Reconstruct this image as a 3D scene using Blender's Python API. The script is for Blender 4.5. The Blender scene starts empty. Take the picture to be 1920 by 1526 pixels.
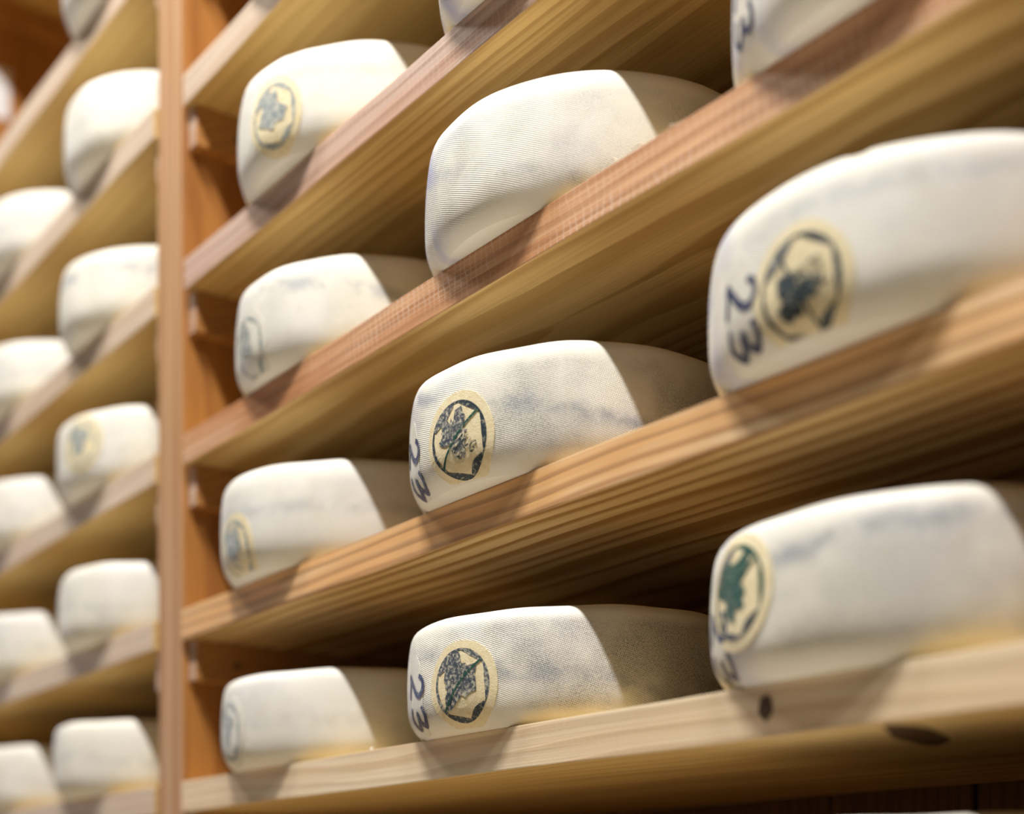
import bpy, bmesh, math, random
from mathutils import Vector

random.seed(7)
scn = bpy.context.scene
COL = scn.collection

# ------------------------------------------------------------------ camera
cam_d = bpy.data.cameras.new('camera')
cam = bpy.data.objects.new('camera', cam_d)
COL.objects.link(cam)
YAW = -0.929
cam.location = (1.643, -0.731, -0.153)
cam.rotation_euler = (math.pi / 2, 0, -YAW)
cam_d.sensor_fit = 'HORIZONTAL'
cam_d.sensor_width = 36.0
cam_d.lens = 2700 / 1920 * 36.0
cam_d.shift_y = (1700 - 763) / 1920
cam_d.clip_start = 0.02
cam_d.dof.use_dof = True
cam_d.dof.focus_distance = 1.245
cam_d.dof.aperture_fstop = 1.95
cam_d.dof.aperture_blades = 0
scn.camera = cam

# ------------------------------------------------------------------ world, lamps, exposure
w = bpy.data.worlds.new('world')
scn.world = w
w.use_nodes = True
w.node_tree.nodes['Background'].inputs[0].default_value = (1.0, 0.90, 0.76, 1)
w.node_tree.nodes['Background'].inputs[1].default_value = 0.055


def area(name, loc, target, size, size_y, power, color):
    d = bpy.data.lights.new(name, 'AREA')
    d.shape = 'RECTANGLE'
    d.size = size
    d.size_y = size_y
    d.energy = power
    d.color = color
    o = bpy.data.objects.new(name, d)
    o.location = loc
    v = Vector(target) - Vector(loc)
    o.rotation_euler = v.to_track_quat('-Z', 'Y').to_euler()
    COL.objects.link(o)
    return o


# ceiling tubes running along the aisle, and daylight from the far end of the aisle
for tx, tp in ((2.70, 40), (0.90, 88), (-0.90, 36)):
    area('ceiling_tube_light', (tx, -0.90, 2.45), (tx, -0.30, 0.2), 1.0, 0.06, tp, (1.0, 0.975, 0.935))
area('doorway_daylight', (-4.6, -1.3, 0.6), (0.0, -0.2, 0.4), 1.3, 2.0, 16, (0.74, 0.78, 1.0))

vs = scn.view_settings
vs.view_transform = 'Standard'
vs.look = 'None'
vs.gamma = 1.0
vs.use_curve_mapping = False
vs.exposure = 0.04

# ------------------------------------------------------------------ dimensions (metres)
T = 0.037                                   # shelf board thickness
Z = {-4: 1.722, -1: 1.085, 0: 0.862, 1: 0.635, 2: 0.423, 3: 0.210, 4: 0.0, 5: -0.206}
DEPTH = 0.43
POST_L, POST_R = -0.090, -0.013             # upright between the two bays
BAY_R0, BAY_R1 = -0.011, 1.222
BAY_L0, BAY_L1 = -1.318, -0.0945


# ------------------------------------------------------------------ node helpers
class NT:
    def __init__(s, name):
        s.m = bpy.data.materials.new(name)
        s.m.use_nodes = True
        s.t = s.m.node_tree
        s.bsdf = s.t.nodes['Principled BSDF']

    def n(s, typ, **kw):
        nd = s.t.nodes.new(typ)
        for k, v in kw.items():
            setattr(nd, k, v)
        return nd

    def lk(s, a, b):
        s.t.links.new(a, b)

    def put(s, sock, v):
        if isinstance(v, bpy.types.NodeSocket):
            s.lk(v, sock)
        else:
            sock.default_value = v

    def math(s, op, a, b=None, c=None, clamp=False):
        nd = s.n('ShaderNodeMath', operation=op, use_clamp=clamp)
        s.put(nd.inputs[0], a)
        if b is not None:
            s.put(nd.inputs[1], b)
        if c is not None:
            s.put(nd.inputs[2], c)
        return nd.outputs[0]

    def noise(s, vec, scale, detail=3, rough=0.5):
        nd = s.n('ShaderNodeTexNoise')
        s.put(nd.inputs['Vector'], vec)
        nd.inputs['Scale'].default_value = scale
        nd.inputs['Detail'].default_value = detail
        nd.inputs['Roughness'].default_value = rough
        return nd.outputs['Fac']

    def xyz(s, x, y, z):
        nd = s.n('ShaderNodeCombineXYZ')
        for i, v in enumerate((x, y, z)):
            s.put(nd.inputs[i], v)
        return nd.outputs[0]

    def smooth(s, v, a, b):
        nd = s.n('ShaderNodeMapRange', interpolation_type='SMOOTHSTEP', clamp=True)
        s.put(nd.inputs[0], v)
        s.put(nd.inputs[1], a)
        s.put(nd.inputs[2], b)
        return nd.outputs[0]

    def mix(s, fac, a, b, blend='MIX'):
        nd = s.n('ShaderNodeMix', data_type='RGBA', blend_type=blend)
        s.put(nd.inputs[0], fac)
        s.put(nd.inputs[6], a if isinstance(a, bpy.types.NodeSocket) else tuple(a) + (1,))
        s.put(nd.inputs[7], b if isinstance(b, bpy.types.NodeSocket) else tuple(b) + (1,))
        return nd.outputs[2]

    def attr(s, name):
        return s.n('ShaderNodeAttribute', attribute_type='OBJECT', attribute_name=name).outputs['Fac']

    def bump(s, h, strength, dist):
        nd = s.n('ShaderNodeBump')
        nd.inputs['Strength'].default_value = strength
        nd.inputs['Distance'].default_value = dist
        s.put(nd.inputs['Height'], h)
        s.lk(nd.outputs[0], s.bsdf.inputs['Normal'])


def wood(name, light, dark, front_a, front_b, front_mix=0.6, pith=(0.05, -0.10), spacing=0.008,
         contrast=0.8, saw=0.0, rough=0.55, fibre=0.35, wob=0.010, axis='X', front_noise=2.2):
    """Solid softwood: growth rings round a pith line along the board, fibre streaks,
    handled front edge with its own stain (front = the face looking at -Y)."""
    t = NT(name)
    tc = t.n('ShaderNodeTexCoord')
    sep = t.n('ShaderNodeSeparateXYZ')
    t.lk(tc.outputs['Object'], sep.inputs[0])
    X, Y, ZZ = sep.outputs
    if axis == 'Z':
        X, ZZ = ZZ, X
    seed = t.math('MULTIPLY', t.attr('seed'), 3.7)
    xs = t.math('ADD', X, seed)
    lowv = t.xyz(t.math('MULTIPLY', xs, 1.4), t.math('MULTIPLY', Y, 7.0), t.math('MULTIPLY', ZZ, 7.0))
    w1 = t.math('SUBTRACT', t.noise(lowv, 1.0, 2), 0.5)
    w2 = t.math('SUBTRACT', t.noise(lowv, 3.1, 2), 0.5)
    dy = t.math('SUBTRACT', Y, pith[0])
    dz = t.math('SUBTRACT', ZZ, pith[1])
    d = t.math('SQRT', t.math('ADD', t.math('MULTIPLY', dy, dy), t.math('MULTIPLY', dz, dz)))
    d = t.math('ADD', d, t.math('MULTIPLY', w1, wob * 3.2))
    d = t.math('ADD', d, t.math('MULTIPLY', w2, wob * 0.8))
    ph = t.math('ADD', t.math('DIVIDE', d, spacing), t.math('MULTIPLY', t.noise(t.xyz(d, 0.0, 0.0), 60.0, 1), 1.4))
    fr = t.math('FRACT', ph)
    late = t.math('MULTIPLY', t.smooth(fr, 0.36, 0.74), t.math('SUBTRACT', 1.0, t.smooth(fr, 0.90, 0.98)))
    fv = t.xyz(t.math('MULTIPLY', xs, 5.0), t.math('MULTIPLY', Y, 420.0), t.math('MULTIPLY', ZZ, 420.0))
    fib = t.noise(fv, 1.0, 3, 0.6)
    broad = t.noise(t.xyz(t.math('MULTIPLY', xs, 2.0), t.math('MULTIPLY', Y, 16.0), t.math('MULTIPLY', ZZ, 16.0)), 1.0, 2)
    lm = t.math('MULTIPLY', late, contrast)
    base = t.mix(lm, light, dark)
    base = t.mix(t.math('MULTIPLY', t.smooth(broad, 0.45, 0.75), 0.35), base, dark)
    base = t.mix(t.math('MULTIPLY', t.smooth(fib, 0.35, 0.75), fibre), base, tuple(c * 0.72 for c in dark))
    # front edge: true stain of the handled, weathered edge
    nsep = t.n('ShaderNodeSeparateXYZ')
    t.lk(tc.outputs['Normal'], nsep.inputs[0])
    front = t.smooth(t.math('MULTIPLY', nsep.outputs[1], -1.0), 0.55, 0.85)
    fn = t.noise(t.xyz(t.math('MULTIPLY', xs, front_noise), 3.3, t.math('MULTIPLY', ZZ, 34.0)), 1.0, 4, 0.6)
    fcol = t.mix(t.smooth(fn, 0.40, 0.62), front_a, front_b)
    fcol = t.mix(lm, fcol, tuple(c * k for c, k in zip(front_a, (0.60, 0.44, 0.32))))
    fcol = t.mix(t.math('MULTIPLY', t.smooth(fib, 0.35, 0.75), fibre), fcol, tuple(c * 0.6 for c in front_a))
    h = t.math('ADD', t.math('MULTIPLY', fib, 0.5), t.math('MULTIPLY', late, 0.6))
    if saw > 0:
        jn = t.math('MULTIPLY', t.noise(t.xyz(t.math('MULTIPLY', xs, 40.0), 0.0, t.math('MULTIPLY', ZZ, 30.0)), 1.0, 2), 0.016)
        sv = t.math('SINE', t.math('MULTIPLY', t.math('ADD', t.math('ADD', xs, jn), t.math('MULTIPLY', ZZ, 0.12)), 2 * math.pi / 0.0085))
        sv2 = t.math('SINE', t.math('MULTIPLY', ZZ, 2 * math.pi / 0.0048))
        lines = t.math('MAXIMUM', t.smooth(sv, 0.6, 1.0), t.math('MULTIPLY', t.smooth(sv2, 0.5, 1.0), 0.9))
        lines = t.math('MULTIPLY', lines, t.smooth(t.noise(t.xyz(t.math('MULTIPLY', xs, 3.0), 0.0, t.math('MULTIPLY', ZZ, 20.0)), 1.0, 3), 0.35, 0.6))
        lines = t.math('MULTIPLY', lines, saw)
        fcol = t.mix(lines, fcol, (0.80, 0.66, 0.55))
        h = t.math('ADD', h, t.math('MULTIPLY', t.math('MULTIPLY', lines, front), 1.2))
    col = t.mix(t.math('MULTIPLY', front, front_mix), base, fcol)
    t.lk(col, t.bsdf.inputs['Base Color'])
    t.bsdf.inputs['Roughness'].default_value = rough
    t.bsdf.inputs['Specular IOR Level'].default_value = 0.35
    t.bump(h, 0.35, 0.0006)
    return t.m


def make_rind():
    t = NT('cheese_rind')
    uvn = t.n('ShaderNodeUVMap', uv_map='UVMap')
    sep = t.n('ShaderNodeSeparateXYZ')
    t.lk(uvn.outputs[0], sep.inputs[0])
    U, V = sep.outputs[0], sep.outputs[1]          # metres round the side, metres of height
    seed = t.attr('seed')
    sd = t.math('MULTIPLY', seed, 1.73)
    base_v = t.xyz(t.math('ADD', U, sd), V, sd)
    n_big = t.noise(base_v, 9.0, 3)
    n_mid = t.noise(base_v, 38.0, 4, 0.6)
    n_fine = t.noise(base_v, 640.0, 3, 0.65)
    # cloth weave pressed into the rind
    a = 0.42
    ca, sa = math.cos(a), math.sin(a)
    jit = t.math('MULTIPLY', t.math('SUBTRACT', n_mid, 0.5), 0.0011)
    p = t.math('ADD', t.math('ADD', t.math('MULTIPLY', U, ca), t.math('MULTIPLY', V, sa)), jit)
    q = t.math('SUBTRACT', t.math('MULTIPLY', V, ca), t.math('MULTIPLY', U, sa))
    k = 2 * math.pi / 0.0023
    weave = t.math('MULTIPLY', t.math('SINE', t.math('MULTIPLY', p, k)), t.math('SINE', t.math('MULTIPLY', q, k)))
    band = t.math('MULTIPLY', t.smooth(V, 0.006, 0.018), t.math('SUBTRACT', 1.0, t.smooth(V, 0.082, 0.094)))
    cloth = t.math('MULTIPLY', band, t.smooth(n_big, 0.25, 0.55))
    # base colour
    c = t.mix(t.smooth(n_big, 0.35, 0.7), (0.88, 0.845, 0.735), (0.865, 0.84, 0.785))
    c = t.mix(t.math('MULTIPLY', t.smooth(n_mid, 0.5, 0.75), 0.30), c, (0.80, 0.72, 0.55))
    # grey-blue bloom lying in the weave pits
    mott = t.math('MULTIPLY', t.smooth(t.noise(base_v, 14.0, 3), 0.34, 0.62), t.attr('mottle'))
    pits = t.smooth(t.math('ADD', t.math('MULTIPLY', weave, -0.42), t.math('MULTIPLY', n_fine, 1.35)), 0.60, 0.90)
    mott = t.math('MULTIPLY', t.math('MULTIPLY', mott, band), t.math('ADD', 0.12, t.math('MULTIPLY', pits, 0.88)))
    c = t.mix(mott, c, (0.17, 0.175, 0.19))
    # crease / ink streak running along the side
    sv = t.math('ADD', t.attr('streak_v'), t.math('MULTIPLY', t.math('SUBTRACT', t.noise(t.xyz(t.math('ADD', U, sd), 0.0, 1.0), 7.0, 2), 0.5), 0.045))
    sv = t.math('ADD', sv, t.math('MULTIPLY', U, t.attr('streak_slope')))
    dv = t.math('ABSOLUTE', t.math('SUBTRACT', V, sv))
    st = t.math('SUBTRACT', 1.0, t.smooth(dv, 0.0, 0.013))
    st = t.math('MULTIPLY', st, t.smooth(t.noise(base_v, 24.0, 4, 0.65), 0.36, 0.62))
    st = t.math('MULTIPLY', st, t.math('ADD', 0.45, t.math('MULTIPLY', pits, 0.55)))
    st = t.math('MULTIPLY', st, t.attr('streak'))
    c = t.mix(st, c, t.mix(n_mid, (0.20, 0.23, 0.36), (0.22, 0.25, 0.27)))
    # violet ink cast of old stamps towards the left of each wheel
    iv = t.math('MULTIPLY', t.math('SUBTRACT', 1.0, t.smooth(U, -0.075, -0.02)), t.smooth(t.noise(base_v, 20.0, 3), 0.40, 0.65))
    iv = t.math('MULTIPLY', iv, t.attr('ink'))
    c = t.mix(iv, c, (0.42, 0.44, 0.66))
    t.lk(c, t.bsdf.inputs['Base Color'])
    t.bsdf.inputs['Roughness'].default_value = 0.50
    t.bsdf.inputs['Specular IOR Level'].default_value = 0.35
    h = t.math('ADD', t.math('MULTIPLY', t.math('MULTIPLY', weave, cloth), 0.70), t.math('MULTIPLY', n_fine, 0.55))
    h = t.math('ADD', h, t.math('MULTIPLY', n_mid, 1.1))
    t.bump(h, 0.55, 0.0007)
    return t.m


def make_casein():
    t = NT('casein')
    tc = t.n('ShaderNodeTexCoord')
    n = t.noise(tc.outputs['Object'], 180.0, 4, 0.6)
    c = t.mix(t.smooth(n, 0.35, 0.7), (0.88, 0.77, 0.52), (0.80, 0.67, 0.40))
    t.lk(c, t.bsdf.inputs['Base Color'])
    t.bsdf.inputs['Roughness'].default_value = 0.42
    t.bump(t.noise(tc.outputs['Object'], 700.0, 3, 0.6), 0.6, 0.0006)
    return t.m


def make_ink(name, dark, back, lo, hi):
    t = NT(name)
    tc = t.n('ShaderNodeTexCoord')
    n = t.noise(tc.outputs['Object'], 330.0, 4, 0.65)
    c = t.mix(t.smooth(n, lo, hi), dark, back)
    t.lk(c, t.bsdf.inputs['Base Color'])
    t.bsdf.inputs['Roughness'].default_value = 0.45
    return t.m


def plain(name, col, rough=0.7, scale=30.0, amt=0.25):
    t = NT(name)
    tc = t.n('ShaderNodeTexCoord')
    n = t.noise(tc.outputs['Object'], scale, 4, 0.6)
    c = t.mix(t.math('MULTIPLY', n, amt), col, tuple(v * 0.4 for v in col))
    t.lk(c, t.bsdf.inputs['Base Color'])
    t.bsdf.inputs['Roughness'].default_value = rough
    t.bump(n, 0.3, 0.002)
    return t.m


RIND = make_rind()
CASEIN = make_casein()
PATCH = make_ink('pale_casein', (0.68, 0.66, 0.58), (0.80, 0.76, 0.66), 0.35, 0.7)
INK = make_ink('dark_stamp_ink', (0.028, 0.045, 0.060), (0.45, 0.43, 0.34), 0.50, 0.72)
INK_G = make_ink('green_stamp_ink', (0.020, 0.085, 0.065), (0.40, 0.42, 0.30), 0.52, 0.74)
INK_W = make_ink('worn_stamp_ink', (0.06, 0.075, 0.10), (0.62, 0.58, 0.46), 0.42, 0.70)
INK_T = make_ink('rubbed_letter_ink', (0.05, 0.06, 0.06), (0.72, 0.64, 0.44), 0.40, 0.62)
INK_F = make_ink('faded_stamp_ink', (0.23, 0.27, 0.28), (0.76, 0.73, 0.60), 0.42, 0.70)
INK_B = make_ink('blue_digit_ink', (0.022, 0.030, 0.095), (0.42, 0.43, 0.50), 0.50, 0.75)

PALE, GOLD = (0.76, 0.60, 0.36), (0.50, 0.31, 0.115)
W_MAUVE = wood('shelf_wood_rosy', (0.70, 0.46, 0.17), (0.38, 0.20, 0.045), (0.62, 0.44, 0.37), (0.56, 0.31, 0.22), 0.9, (0.16, -0.16), 0.0105, 0.55, 0.18)
W_RED = wood('shelf_wood_reddish', (0.72, 0.49, 0.20), (0.38, 0.21, 0.05), (0.70, 0.38, 0.20), (0.52, 0.20, 0.075), 0.9, (0.10, -0.22), 0.0120, 0.65, 0.55)
W_RING = wood('shelf_wood_striped', (0.72, 0.49, 0.22), (0.36, 0.18, 0.045), (0.88, 0.62, 0.36), (0.82, 0.44, 0.17), 0.92, (0.30, 0.42), 0.0105, 0.95, 0.0, wob=0.006)
W_PALE = wood('shelf_wood_pale', (0.74, 0.53, 0.23), (0.46, 0.27, 0.08), (0.86, 0.71, 0.50), (0.82, 0.62, 0.40), 0.95, (0.20, -0.30), 0.0110, 0.35, 0.2, fibre=0.15)
W_FAR = wood('shelf_wood_grey', (0.72, 0.49, 0.18), (0.50, 0.30, 0.08), (0.74, 0.60, 0.48), (0.68, 0.52, 0.40), 0.9, (0.15, -0.2), 0.012, 0.35, 0.1)
W_POST = wood('post_wood', (0.46, 0.195, 0.045), (0.26, 0.09, 0.018), (0.60, 0.36, 0.19), (0.47, 0.24, 0.10), 0.95, (0.10, -0.20), 0.013, 0.5, 0.0, axis='Z', front_noise=1.4)
W_CLEAT = wood('cleat_wood', (0.50, 0.23, 0.06), (0.28, 0.11, 0.025), (0.66, 0.54, 0.46), (0.50, 0.30, 0.20), 0.85, (0.10, -0.20), 0.010, 0.5, 0.0)
W_WALL = wood('wall_wood', (0.24, 0.11, 0.035), (0.12, 0.05, 0.015), (0.24, 0.11, 0.035), (0.15, 0.07, 0.025), 0.5, (0.10, -0.20), 0.014, 0.6, 0.0, axis='Z')
KNOT = plain('knot_wood', (0.10, 0.050, 0.018), 0.6, 260.0, 0.6)
HALO = plain('knot_rim_wood', (0.50, 0.28, 0.09), 0.6, 200.0, 0.4)
IRON = plain('nail_iron', (0.03, 0.028, 0.026), 0.5, 300.0, 0.4)
CONC = plain('floor_concrete', (0.74, 0.62, 0.45), 0.8, 6.0, 0.25)
FLINT = plain('splinter_wood', (0.80, 0.68, 0.52), 0.7, 300.0, 0.2)


# ------------------------------------------------------------------ object helpers
def link(name, me, mat, parent=None):
    o = bpy.data.objects.new(name, me)
    COL.objects.link(o)
    if mat is not None and len(me.materials) == 0:
        me.materials.append(mat)
    if parent is not None:
        o.parent = parent
    return o


def tag(o, label, cat, group=None):
    o['label'] = label
    o['category'] = cat
    if group:
        o['group'] = group
    return o


def box_mesh(name, sx, sy, sz, bevel=0.0015, cuts=0, wob=0.0, rng=None):
    """box with its corner at the origin, spanning +x, +y, -z; slightly uneven, eased edges"""
    bm = bmesh.new()
    bmesh.ops.create_cube(bm, size=1.0)
    for v in bm.verts:
        v.co = Vector(((v.co.x + .5) * sx, (v.co.y + .5) * sy, (v.co.z - .5) * sz))
    if cuts:
        es = [e for e in bm.edges if abs(e.verts[0].co.x - e.verts[1].co.x) > 0.5 * sx]
        bmesh.ops.subdivide_edges(bm, edges=es, cuts=cuts)
    if wob and rng:
        ph = [rng.uniform(0, 6.28) for _ in range(4)]
        for v in bm.verts:
            x = v.co.x
            if v.co.y < sy * .5:
                v.co.y += wob * (math.sin(x * 9 + ph[0]) + .6 * math.sin(x * 23 + ph[1]))
            if v.co.z < -sz * .5:
                v.co.z += wob * .7 * math.sin(x * 14 + ph[2])
    if bevel:
        es = [e for e in bm.edges if e.calc_face_angle(0) > 0.8]
        bmesh.ops.bevel(bm, geom=es, offset=bevel, segments=2, affect='EDGES', profile=0.6)
    me = bpy.data.meshes.new(name)
    bm.to_mesh(me)
    bm.free()
    return me


# ------------------------------------------------------------------ the setting
def plane_box(name, x0, x1, y0, y1, z0, z1, mat):
    me = box_mesh(name, x1 - x0, y1 - y0, z1 - z0, 0.0)
    o = link(name, me, mat)
    o.location = (x0, y0, z1)
    o['kind'] = 'structure'
    o['seed'] = 0.3
    return o


floor = plane_box('floor', -5.2, 4.0, -2.4, 0.60, -1.36, -1.30, CONC)
wall = plane_box('wall_back', -5.2, 4.0, 0.49, 0.57, -1.30, 2.75, W_WALL)
plank_me = box_mesh('plank', 0.176, 0.018, 3.60, 0.003)
plank_me.materials.append(W_WALL)
for i in range(24):
    p = link('plank', plank_me, None, wall)
    p.location = (-2.45 + i * 0.18 + 5.2, -0.018 - 0.002 * (i % 3), 0.0)
    p['seed'] = 0.37 * i


# ------------------------------------------------------------------ shelf boards
def board(level, x0, x1, mat, label, seed, y0=0.0, wob=0.0006):
    rng = random.Random(int(seed * 100) + level)
    me = box_mesh('shelf_board', x1 - x0, DEPTH, T, 0.0012, cuts=40, wob=wob, rng=rng)
    o = link('shelf_board', me, mat)
    o.location = (x0, y0, Z[level])
    o['seed'] = seed
    tag(o, label, 'shelf', 'wooden cheese shelves')
    return o


right_mats = {-1: W_MAUVE, 0: W_FAR, 1: W_MAUVE, 2: W_RED, 3: W_RING, 4: W_PALE, 5: W_PALE}
right_lab = {
    -1: 'rosy board high above the frame, right of the brown post',
    0: 'pale board at the top edge, joining the right side of the post',
    1: 'rosy mauve worn board crossing the upper centre, right of the post',
    2: 'reddish sawn board with crosshatched front edge, right of the post',
    3: 'orange and cream striped pine board under the wheel inked 23',
    4: 'pale pine board with dark knots, lowest one fully in view',
    5: 'pale pine board below the frame under the lowest cheese wheel'}
boards = {}
for lv in (-1, 0, 1, 2, 3, 4, 5):
    x0 = BAY_R0 + {0: 0.004, 1: 0.008, 2: 0.006, 3: 0.0, 4: 0.0}.get(lv, 0.0)
    boards[lv] = board(lv, x0, BAY_R1, right_mats[lv], right_lab[lv], 0.61 * (lv + 3) + 0.2)
left_lab = {
    -4: 'empty board high above the frame at the top left',
    -1: 'blurred pale board slanting through the top left corner',
    0: 'blurred board under the highest whole wheel left of the post',
    1: 'blurred board left of the post, second below the corner board',
    2: 'blurred board left of the post under the wheel with bluish stamp',
    3: 'blurred board left of the post, second from the bottom',
    4: 'blurred board at the bottom left corner, left of the post',
    5: 'blurred board left of the post below the frame'}
lboards = {}
for lv in (-4, -1, 0, 1, 2, 3, 4, 5):
    lboards[lv] = board(lv, BAY_L0, BAY_L1, W_FAR, left_lab[lv], 0.83 * (lv + 4) + 0.1)


def ellipse_patch(name, a, b, mat, parent, loc, normal, rot=0.0, lift=0.0004, seed=1):
    """thin inset oval of knot wood with a ragged outline"""
    rng = random.Random(seed)
    bm = bmesh.new()
    N = 28
    ph = [rng.uniform(0, 6.28) for _ in range(3)]
    top, low = [], []
    for i in range(N):
        t = 2 * math.pi * i / N
        k = 1 + .10 * math.sin(2 * t + ph[0]) + .07 * math.sin(5 * t + ph[1])
        x, y = a * k * math.cos(t), b * k * math.sin(t)
        x, y = x * math.cos(rot) - y * math.sin(rot), x * math.sin(rot) + y * math.cos(rot)
        if normal == 'front':
            top.append(bm.verts.new((x, -lift, y)))
            low.append(bm.verts.new((x, 0.002, y)))
        else:
            top.append(bm.verts.new((x, y, -lift)))
            low.append(bm.verts.new((x, y, 0.002)))
    bm.faces.new(top)
    for i in range(N):
        bm.faces.new((top[i], low[i], low[(i + 1) % N], top[(i + 1) % N]))
    bmesh.ops.recalc_face_normals(bm, faces=bm.faces[:])
    me = bpy.data.meshes.new(name)
    bm.to_mesh(me)
    bm.free()
    o = link(name, me, mat, parent)
    o.location = loc
    return o


b4 = boards[4]
kn = ellipse_patch('knot', 0.0055, 0.0092, KNOT, b4, (0.956 - BAY_R0, 0.0, -0.0165), 'front', 0.0, 0.0010, 3)
kn['label'] = 'small dark oval knot on the front edge'
kn = ellipse_patch('knot', 0.0165, 0.060, KNOT, b4, (1.0285 - BAY_R0, 0.070, -T), 'under', 0.405, 0.0008, 5)
kn['label'] = 'long dark spike knot on the underside'

# ------------------------------------------------------------------ rack uprights with their cleats
nail_bm = bmesh.new()
bmesh.ops.create_cone(nail_bm, cap_ends=True, segments=12, radius1=0.0042, radius2=0.0036, depth=0.002)
bmesh.ops.rotate(nail_bm, verts=nail_bm.verts[:], cent=(0, 0, 0), matrix=__import__('mathutils').Matrix.Rotation(math.pi / 2, 3, 'Y'))
NAIL = bpy.data.meshes.new('nail')
nail_bm.to_mesh(NAIL)
nail_bm.free()
NAIL.materials.append(IRON)
CL_H, CL_D = 0.050, 0.36
cleat_me = box_mesh('cleat', 0.022, CL_D, CL_H, 0.0015)
cleat_me.materials.append(W_CLEAT)


def upright(x0, x1, label, left_levels, right_levels, seed):
    root = bpy.data.objects.new('rack_upright', None)
    COL.objects.link(root)
    root.location = (x0, 0.0, -1.30)
    tag(root, label, 'rack post', 'rack uprights')
    rng = random.Random(int(seed * 10))
    wd, ht = x1 - x0, 3.20
    bm = bmesh.new()
    bmesh.ops.create_cube(bm, size=1.0)
    for v in bm.verts:
        v.co = Vector(((v.co.x + .5) * wd, (v.co.y + .5) * 0.36 + 0.003, (v.co.z + .5) * ht))
    es = [e for e in bm.edges if abs(e.verts[0].co.z - e.verts[1].co.z) > 1]
    bmesh.ops.subdivide_edges(bm, edges=es, cuts=90)
    for v in bm.verts:
        if v.co.y < 0.1:
            z = v.co.z
            e = 0.0016 * math.sin(z * 5 + seed) + 0.0012 * math.sin(z * 17 + 2 * seed) + rng.uniform(-.0005, .0005)
            v.co.x += e if v.co.x < wd * .5 else 0.4 * min(e, 0)
    bmesh.ops.bevel(bm, geom=[e for e in bm.edges if e.calc_face_angle(0) > 1.0], offset=0.0025, segments=2, affect='EDGES')
    me = bpy.data.meshes.new('post')
    bm.to_mesh(me)
    bm.free()
    o = link('post', me, W_POST, root)
    o['seed'] = seed
    for lv in left_levels + right_levels:
        for side, lvls in ((-1, left_levels), (1, right_levels)):
            if lv not in lvls:
                continue
            if side == -1 and lv in right_levels and lv in left_levels and ('L', lv) in done.get(x0, set()):
                continue
            key = ('L' if side == -1 else 'R', lv)
            done.setdefault(x0, set())
            if key in done[x0]:
                continue
            done[x0].add(key)
            c = link('cleat', cleat_me, None, root)
            c.location = (wd if side == 1 else -0.022, 0.010, Z[lv] - T + 1.30)
            c['seed'] = 0.41 * (lv + 4) + seed
            for yy in (0.055, 0.27):
                nl = link('nail', NAIL, None, c)
                nl.location = (0.022 if side == 1 else 0.0, yy, -CL_H * 0.55)
    return root


done = {}
upright(POST_L, POST_R, 'orange-brown wooden post standing between the two bays of shelves', [-4, -1, 0, 1, 2, 3, 4, 5], [-1, 0, 1, 2, 3, 4, 5], 1.3)
far_up = upright(-1.40, BAY_L0 - 0.002, 'orange-brown wooden upright at the far end, top left behind cheese', [], [-4, -1, 0, 1, 2, 3, 4, 5], 2.1)
upright(BAY_R1 + 0.002, BAY_R1 + 0.080, 'wooden upright closing the shelves right of the frame', [-1, 0, 1, 2, 3, 4, 5], [], 3.7)

patch_me = box_mesh('standin_patch', 0.0015, 0.055, 0.10, 0.0004)  # added white card standing in for a bright patch of unknown nature
lab = link('standin_patch', patch_me, plain('standin_white', (0.86, 0.85, 0.88), 0.6, 60.0, 0.05), far_up)
lab.location = (0.0801, 0.150, 1.548 + 1.30)
lab['label'] = 'blurred white patch on the upright'

# ------------------------------------------------------------------ cheese wheels
R0 = 0.158
SEG = 144


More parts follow.
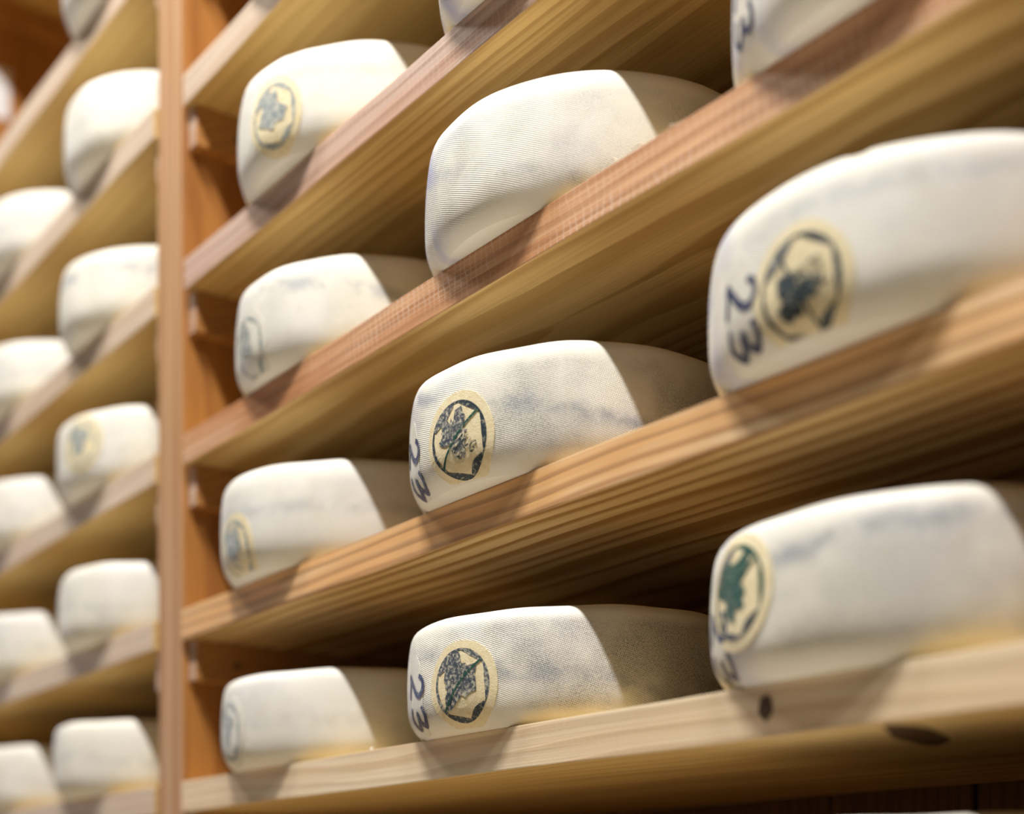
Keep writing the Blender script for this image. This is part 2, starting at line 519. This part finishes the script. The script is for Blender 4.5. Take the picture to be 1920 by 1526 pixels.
class Wheel:
    def __init__(s, xc, level, h, o, seed, notch=None, R=R0):
        s.xc, s.lv, s.h, s.o, s.seed, s.R = xc - 0.004, level, h + 0.002, o - 0.003, seed, R
        r = random.Random(int(seed * 1000))
        s.ph = [r.uniform(0, 6.28) for _ in range(8)]
        s.notch = notch

    def prof(s, z):
        q = 2 * z / s.h - 1
        a = abs(q)
        if q < 0:
            return s.R - 0.0040 * a ** 2.2 - 0.0125 * max(0.0, (a - 0.30) / 0.70) ** 3.4
        return s.R - 0.0050 * a ** 2.4 - 0.0075 * a ** 16

    def surf(s, th, z, off=0.0):
        p = s.ph
        env = min(1.0, z / 0.02)
        r = s.prof(z)
        r += 0.0011 * math.sin(2 * th + p[0]) * env + 0.0007 * math.sin(5 * th + p[1] + 9 * z) + 0.0004 * math.sin(13 * th + p[2] + 30 * z) * env
        tz = (z / s.h) ** 2
        dz = tz * (0.0010 * math.sin(th + p[3]) + 0.0007 * math.sin(4 * th + p[4]) + 0.0004 * math.sin(11 * th + p[5]))
        if s.notch is not None:
            g = math.exp(-((th - s.notch) / 0.012) ** 2) + 0.5 * math.exp(-((th - s.notch + 0.05) / 0.03) ** 2)
            dz -= 0.0035 * g * max(0.0, (z / s.h - 0.9) / 0.1)
        r += off
        return Vector((math.sin(th) * r, -math.cos(th) * r, z + dz))

    def build(s):
        h = s.h
        n = 26
        zs = [h * (0.5 - 0.5 * math.copysign(abs(math.cos(math.pi * i / n)) ** 0.55, math.cos(math.pi * i / n))) for i in range(n + 1)]
        verts, faces = [], []
        for z in zs:
            for j in range(SEG):
                th = -math.pi + 2 * math.pi * j / SEG
                verts.append(s.surf(th, z))
        m = len(zs)
        for i in range(m - 1):
            for j in range(SEG):
                k = (j + 1) % SEG
                faces.append((i * SEG + j, i * SEG + k, (i + 1) * SEG + k, (i + 1) * SEG + j))
        # slightly domed top, flat base
        base = len(verts)
        for f in (0.6, 0.25):
            for j in range(SEG):
                v = verts[(m - 1) * SEG + j]
                verts.append(Vector((v.x * f, v.y * f, h + 0.0015 * (1 - f))))
        for j in range(SEG):
            k = (j + 1) % SEG
            faces.append(((m - 1) * SEG + j, (m - 1) * SEG + k, base + k, base + j))
            faces.append((base + j, base + k, base + SEG + k, base + SEG + j))
        faces.append(tuple(base + SEG + j for j in range(SEG)))
        faces.append(tuple(reversed(range(SEG))))
        me = bpy.data.meshes.new('round_cheese')
        me.from_pydata(verts, [], faces)
        uv = me.uv_layers.new(name='UVMap')
        for p in me.polygons:
            p.use_smooth = True
            for li in p.loop_indices:
                vi = me.loops[li].vertex_index
                co = me.vertices[vi].co
                th = math.atan2(co.x, -co.y)
                if th > 3.0 and p.center.x < 0:
                    th -= 2 * math.pi
                uv.data[li].uv = (th * s.R, co.z)
        s.ob = link('round_cheese', me, RIND)
        s.ob.location = (s.xc, s.R - s.o, Z[s.lv])
        return s.ob

    # flat outlines laid on the curved side: (a, b) metres round / up from (th0, z0)
    def lay(s, name, polys, mat, th0, z0, off, parent, thick=0.0):
        verts, faces = [], []
        for pts, fcs in polys:
            b0 = len(verts)
            for a, b in pts:
                verts.append(s.surf(th0 + a / s.R, min(max(z0 + b, 0.0015), s.h - 0.001), off))
            for f in fcs:
                faces.append(tuple(b0 + i for i in f))
        me = bpy.data.meshes.new(name)
        me.from_pydata(verts, [], faces)
        bm = bmesh.new()
        bm.from_mesh(me)
        bmesh.ops.remove_doubles(bm, verts=bm.verts[:], dist=1e-6)
        for f in bm.faces:
            c = f.calc_center_median()
            if f.normal.x * c.x + f.normal.y * c.y < 0:
                f.normal_flip()
        if thick:
            ret = bmesh.ops.extrude_face_region(bm, geom=bm.faces[:])
            vv = [e for e in ret['geom'] if isinstance(e, bmesh.types.BMVert)]
            for v in vv:
                rr = math.hypot(v.co.x, v.co.y)
                v.co.x *= (rr + thick) / rr
                v.co.y *= (rr + thick) / rr
            bmesh.ops.recalc_face_normals(bm, faces=bm.faces[:])
        bm.to_mesh(me)
        bm.free()
        for p in me.polygons:
            p.use_smooth = False
        o = link(name, me, mat, parent)
        return o


def disc(ra, rb, rings=5, N=48, seed=0, rag=0.02):
    rng = random.Random(seed)
    ph = [rng.uniform(0, 6.28) for _ in range(3)]
    pts, f = [(0, 0)], []
    for k in range(1, rings + 1):
        for i in range(N):
            t = 2 * math.pi * i / N
            e = 1 + rag * (math.sin(2 * t + ph[0]) + .6 * math.sin(5 * t + ph[1]))
            pts.append((ra * e * k / rings * math.cos(t), rb * e * k / rings * math.sin(t)))
    for i in range(N):
        f.append((0, 1 + i, 1 + (i + 1) % N))
    for k in range(rings - 1):
        for i in range(N):
            a, b = 1 + k * N + i, 1 + k * N + (i + 1) % N
            f.append((a, a + N, b + N, b))
    return pts, f


def arc(r, w0, t0, t1, n=24, seed=0):
    """band along a circle with swelling width"""
    rng = random.Random(seed)
    pts, f = [], []
    for i in range(n + 1):
        u = i / n
        t = math.radians(t0 + (t1 - t0) * u)
        w_ = w0 * (0.45 + 0.75 * math.sin(math.pi * u)) + rng.uniform(-.0002, .0002)
        for rr in (r, r - w_):
            pts.append((rr * math.cos(t), rr * math.sin(t)))
    for i in range(n):
        f.append((2 * i, 2 * i + 2, 2 * i + 3, 2 * i + 1))
    return pts, f


def stroke(path, w0, sub=6, taper=0.0):
    """smooth ink stroke of width w0 along a polyline (Catmull-Rom)"""
    P = [path[0]] + list(path) + [path[-1]]
    c = []
    for i in range(1, len(P) - 2):
        p0, p1, p2, p3 = P[i - 1], P[i], P[i + 1], P[i + 2]
        for k in range(sub):
            t = k / sub
            c.append(tuple(0.5 * (2 * p1[d] + (p2[d] - p0[d]) * t + (2 * p0[d] - 5 * p1[d] + 4 * p2[d] - p3[d]) * t * t + (3 * p1[d] - p0[d] - 3 * p2[d] + p3[d]) * t ** 3) for d in (0, 1)))
    c.append(path[-1])
    pts, f = [], []
    n = len(c)
    for i, (x, y) in enumerate(c):
        a, b = c[max(i - 1, 0)], c[min(i + 1, n - 1)]
        dx, dy = b[0] - a[0], b[1] - a[1]
        L = math.hypot(dx, dy) or 1
        ww = w0 * (1 - taper * abs(2 * i / (n - 1) - 1)) / 2
        pts += [(x - dy / L * ww, y + dx / L * ww), (x + dy / L * ww, y - dx / L * ww)]
    for i in range(n - 1):
        f.append((2 * i, 2 * i + 2, 2 * i + 3, 2 * i + 1))
    return pts, f


def xf(poly, rot, dx=0, dy=0, sc=1.0):
    c, s_ = math.cos(rot), math.sin(rot)
    return [(sc * (x * c - y * s_) + dx, sc * (x * s_ + y * c) + dy) for x, y in poly[0]], poly[1]


def glyphs(text, size):
    """strokes of simple capitals and digits, baseline at 0, height 1*size"""
    G = {'A': [[(0, 0), (.3, 1), (.6, 0)], [(.12, .35), (.48, .35)]],
         'U': [[(0, 1), (0, .3), (.28, 0), (.55, .3), (.55, 1)]],
         'G': [[(.55, .8), (.3, 1), (0, .5), (.3, 0), (.55, .2), (.55, .45), (.33, .45)]],
         '1': [[(.05, .75), (.25, 1), (.25, 0)]],
         '6': [[(.5, .95), (.15, .7), (0, .3), (.25, 0), (.5, .25), (.3, .5), (.05, .35)]],
         '2': [[(.03, .74), (.14, .95), (.36, 1), (.55, .82), (.48, .55), (.2, .24), (.0, .03), (.25, .06), (.62, .0)]],
         '3': [[(.02, .88), (.28, 1), (.52, .83), (.42, .6), (.2, .53), (.48, .44), (.58, .2), (.36, 0), (.02, .1)]]}
    out, x = [], 0
    for ch in text:
        for s_ in G[ch]:
            out.append(([(size * (x + px), size * py) for px, py in s_]))
        x += .82
    return out


def leaf_blot(sc, seed):
    """ragged worn blot at the stamp's centre"""
    rng = random.Random(seed)
    n = 34
    ph = [rng.uniform(0, 6.28) for _ in range(3)]
    ring1, ring2 = [], []
    for i in range(n):
        t = 2 * math.pi * i / n
        k = 0.72 + 0.16 * math.sin(3 * t + ph[0]) + 0.10 * math.sin(5 * t + ph[1]) + rng.uniform(-.16, .14)
        ring2.append((sc * k * 0.92 * math.cos(t), sc * k * 1.05 * math.sin(t)))
        ring1.append((sc * k * 0.45 * math.cos(t), sc * k * 0.5 * math.sin(t)))
    pts = [(0, 0)] + ring1 + ring2
    f = [(0, 1 + i, 1 + (i + 1) % n) for i in range(n)]
    f += [(1 + i, 1 + n + i, 1 + n + (i + 1) % n, 1 + (i + 1) % n) for i in range(n)]
    return pts, f


def stamp(wh, th_deg, z0, seed, r=0.0345, style='full'):
    th = math.radians(th_deg)
    cd = wh.lay('casein_disc', [disc(r * 1.15, r * 1.15, 6, 56, seed, 0.012)], CASEIN if style != 'faint' else PATCH, th, z0, 0.0003, wh.ob, 0.0006)
    cd['label'] = 'round beige casein disc with a dark ring stamp'
    o1 = 0.00115
    ink = INK if style in ('full', 'tilt') else INK_W
    ink = {'green': INK_G, 'faded': INK_F, 'faint': INK_F}.get(style, ink)
    rg = [arc(r * .93, 0.0042, 35, 88, 20, seed), arc(r * .93, 0.0044, -25, 33, 20, seed + 1), arc(r * .93, 0.0030, 155, 245, 28, seed + 3), arc(r * .93, 0.0017, -75, 285, 60, seed + 9)]
    wh.lay('stamp_ring', rg, ink, th, z0, o1, cd)
    wh.lay('stamp_ring_segment', [arc(r * .93, 0.0056, -75, -32, 18, seed + 2), arc(r * .93, 0.0042, 232, 283, 18, seed + 6)], INK if style not in ('faint', 'faded') else INK_F, th, z0, o1 + 0.0001, cd)
    wh.lay('worn_ring_segment', [arc(r * .93, 0.0085, 98, 158, 20, seed + 4)], INK_W if style not in ('faint', 'faded') else INK_F, th, z0, o1 + 0.00016, cd)
    rot = {'full': 0.0, 'tilt': 2.4, 'worn': -0.25, 'green': 0.2, 'faint': 0.0, 'faded': 0.1}[style]
    big = {'full': .68, 'tilt': .62, 'worn': .84, 'green': .80, 'faint': .62, 'faded': .78}[style]
    wh.lay('stamp_emblem', [xf(leaf_blot(r * big, seed), rot, -r * .10, r * (.14 if style != 'tilt' else -.12))], {'tilt': INK, 'green': INK_G, 'faint': INK_F, 'faded': INK_F}.get(style, INK_W), th, z0, o1 + 0.00030, cd)
    line = [(-.62 * r, -.62 * r), (-.25 * r, -.18 * r), (.1 * r, .18 * r), (.68 * r, .58 * r)]
    if style == 'tilt':
        line = [(-.45 * r, .74 * r), (-.12 * r, .1 * r), (.1 * r, -.3 * r), (.34 * r, -.84 * r)]
    if style not in ('faint', 'faded'):
        wh.lay('stamp_line', [stroke(line, 0.0022)], INK_G if style != 'tilt' else INK, th, z0, o1 + 0.00045, cd)
    tx = []
    if style in ('full', 'tilt'):
        tr = math.radians(-42 if style == 'full' else -66)
        for row, word in enumerate(('AUG', '16')):
            for s_ in glyphs(word, r * .27):
                p = stroke(s_, 0.0017, 4)
                if style == 'full':
                    tx.append(xf(p, tr, (.02 - .26 * row) * r, (-.02 - .28 * row) * r))
                else:
                    tx.append(xf(p, tr, (.22 - .34 * row) * r, (.34 - .06 * row) * r))
        wh.lay('stamp_lettering', tx, INK_T, th, z0, o1 + 0.00050, cd)
    return cd


def digits(wh, th_deg, z0, text='23', size=0.0265, patch=True):
    th = math.radians(th_deg)
    par = wh.ob
    if patch:
        par = wh.lay('number_patch', [disc(0.0185, 0.036, 6, 40, 5, 0.02)], PATCH, th, z0, 0.0002, wh.ob, 0.0003)
        par['label'] = 'pale oval patch with inked number'
    tx = []
    tot = .82 * len(text) * size
    for s_ in glyphs(text, size):
        p = stroke(s_, 0.0044, 6, 0.25)
        tx.append(xf(p, -math.pi / 2 - 0.06, -size * .5, tot * .5 - size * .1, 1.28))
    o = wh.lay('number_inked', tx, INK_B, th, z0, 0.0010, par)
    o['label'] = 'blue-black hand-inked number'
    return o


def cheese(xc, lv, h, o, seed, label, group, mottle=0.35, streak=0.5, sv=0.055, slope=-0.10, ink=0.25, notch=None, stamp_at=None, num_at=None, style='full', R=R0):
    wh = Wheel(xc, lv, h, o, seed, notch, R)
    ob = wh.build()
    for k, v in (('seed', seed), ('mottle', mottle), ('streak', streak), ('streak_v', sv), ('streak_slope', slope), ('ink', ink)):
        ob[k] = float(v)
    tag(ob, label, 'cheese', group)
    if stamp_at:
        stamp(wh, stamp_at[0], stamp_at[1], int(seed * 10), style=style)
    if num_at:
        digits(wh, num_at[0], num_at[1])
    return wh


GR = 'cheese wheels right of the post'
GL = 'blurred cheese wheels left of the post'
cheese(0.268, 0, 0.101, 0.037, 0.31, 'cream cheese wheel cut off by the top edge, just right of the post', GR, 0.2, 0.2)
cheese(0.254, 1, 0.101, 0.037, 1.12, 'cream cheese wheel with green-grey round stamp, nearest the post on the rosy board', GR, 0.25, 0.45, 0.080, -0.05, 0.1, notch=0.42, stamp_at=(13.4, 0.040), style='faded')
cheese(0.655, 1, 0.103, 0.038, 2.23, 'cream cheese wheel with violet ink mark, cut off by the top edge at centre', GR, 0.3, 0.4, 0.05, -0.1, 0.9, num_at=(-24, 0.05))
cheese(0.235, 2, 0.103, 0.030, 3.34, 'cream cheese wheel with blue crease near its top, nearest the post on the reddish board', GR, 0.35, 0.75, 0.088, -0.16, 0.15, stamp_at=(-3.5, 0.030), style='faint')
cheese(0.636, 2, 0.104, 0.038, 4.45, 'unstamped cloth-textured cheese wheel at centre, above the crosshatched board edge', GR, 0.60, 0.55, 0.050, -0.30, 0.85)
cheese(1.025, 2, 0.104, 0.037, 5.56, 'cheese wheel with violet ink strokes, cut off at the top right', GR, 0.35, 0.4, 0.05, -0.1, 0.8, stamp_at=(-3, 0.060), num_at=(-29, 0.048))
cheese(0.216, 3, 0.106, 0.039, 6.67, 'cream cheese wheel nearest the post on the striped pine board', GR, 0.30, 0.45, 0.060, -0.02, 0.1, stamp_at=(-1.5, 0.0245), style='faded')
cheese(0.617, 3, 0.102, 0.042, 7.78, 'sharp cheese wheel with green-lined round stamp and grey crease at picture centre', GR, 0.95, 1.0, 0.074, -0.22, 0.5, stamp_at=(9.0, 0.0335), num_at=(-20.5, 0.0335))
cheese(1.014, 3, 0.101, 0.047, 8.89, 'large near cheese wheel with big ring stamp and inked 23 at right', GR, 0.30, 0.45, 0.072, 0.10, 0.55, notch=0.36, stamp_at=(4.6, 0.029), num_at=(-16.5, 0.0335), style='tilt')
cheese(0.202, 4, 0.097, 0.033, 9.15, 'cream cheese wheel nearest the post on the pale knotty board', GR, 0.30, 0.25, 0.05, -0.05, 0.1, stamp_at=(-7.0, 0.040), style='faint')
cheese(0.601, 4, 0.099, 0.034, 10.26, 'sharp cheese wheel with grey-smudged round stamp, middle of the pale knotty board', GR, 0.95, 0.85, 0.064, -0.20, 0.45, stamp_at=(11.0, 0.0375), num_at=(-16, 0.0365), style='worn')
cheese(1.002, 4, 0.104, 0.032, 11.37, 'near cheese wheel with green-tinged stamp at its left, on the knotty board', GR, 0.60, 1.0, 0.080, 0.04, 0.6, stamp_at=(-17.5, 0.060), num_at=(-30, 0.034), style='green')
cheese(1.000, 5, 0.1080, 0.037, 12.48, 'cheese wheel whose rim barely shows at the bottom right edge', GR, 0.3, 0.3)

far_rows = [(-1, -0.300, 'violet-edged cheese wheel at the very top left beside the slanting board'),
            (0, -0.300, 'blurred cheese wheel left of the post, highest one fully in view'),
            (1, -0.315, 'blurred cheese wheel with a blue crease, left of the post'),
            (2, -0.330, 'blurred cheese wheel with bluish round stamp, left of the post'),
            (3, -0.318, 'blurred plain cheese wheel left of the post, second from the bottom'),
            (4, -0.342, 'blurred cheese wheel left of the post at the bottom, beside its foot')]
for lv, x, lab in far_rows:
    cheese(x, lv, 0.101, 0.036, 20.1 + 1.17 * lv, lab, GL, 0.2, 0.9 if lv == 1 else 0.3, 0.075 if lv == 1 else 0.05, -0.05, 0.15,
           stamp_at=(17.7, 0.058) if lv == 2 else None, style='faded')
far2 = [
        (0, -0.700, 'cheese wheel cut by the left edge, highest of the lower five there'),
        (1, -0.715, 'cheese wheel cut by the left edge, second of the five below the slanting board'),
        (2, -0.735, 'cheese wheel cut by the left edge, third of the five below the slanting board'),
        (3, -0.722, 'cheese wheel cut by the left edge, second from the bottom corner'),
        (4, -0.745, 'cheese wheel cut by the left edge in the bottom left corner')]
for lv, x, lab in far2:
    cheese(x, lv, 0.100, 0.036, 31.3 + 1.31 * lv, lab, GL, 0.2, 0.25, 0.05, -0.05, 0.15)


# ------------------------------------------------------------------ crumbs and splinters on the board edges
def lump(name, r, mat, loc, seed, stretch=(1, 1, 1), rot=(0, 0, 0)):
    rng = random.Random(seed)
    bm = bmesh.new()
    bmesh.ops.create_icosphere(bm, subdivisions=2, radius=r)
    for v in bm.verts:
        v.co *= rng.uniform(.8, 1.15)
        v.co = Vector((v.co.x * stretch[0], v.co.y * stretch[1], v.co.z * stretch[2]))
    me = bpy.data.meshes.new(name)
    bm.to_mesh(me)
    bm.free()
    o = link(name, me, mat)
    o.location = loc
    o.rotation_euler = rot
    return o


CRUMB = plain('crumb_rind', (0.82, 0.78, 0.66), 0.6, 200.0, 0.2)
o = lump('cheese_crumb', 0.0022, CRUMB, (0.4315, 0.003, Z[4] + 0.0014), 3, (1.2, 1, .8))
tag(o, 'tiny white crumb on the front edge of the pale knotty board', 'crumb')
b2 = boards[2]
for i, (x, ln, a) in enumerate(((0.800, 0.010, 0.5), (0.828, 0.014, 0.3), (0.862, 0.022, 0.22), (0.872, 0.016, 0.35))):
    rng = random.Random(i)
    bm = bmesh.new()
    n = 6
    prev = None
    rows = []
    for k in range(n + 1):
        u = k / n
        rad = 0.0008 * (1 - 0.8 * u)
        cx = -ln * u * math.cos(a)
        cz = ln * math.sin(a) * u + 0.002 * math.sin(3 * u + i)
        rows.append([bm.verts.new((cx, rad * math.cos(q), cz + rad * math.sin(q))) for q in (0, 1.57, 3.14, 4.71)])
    for k in range(n):
        for j in range(4):
            bm.faces.new((rows[k][j], rows[k][(j + 1) % 4], rows[k + 1][(j + 1) % 4], rows[k + 1][j]))
    bm.faces.new(rows[0])
    bm.faces.new(rows[-1])
    bmesh.ops.recalc_face_normals(bm, faces=bm.faces[:])
    me = bpy.data.meshes.new('splinter')
    bm.to_mesh(me)
    bm.free()
    o = link('splinter', me, FLINT, b2)
    o.location = (x - b2.location.x, 0.0015, 0.0)
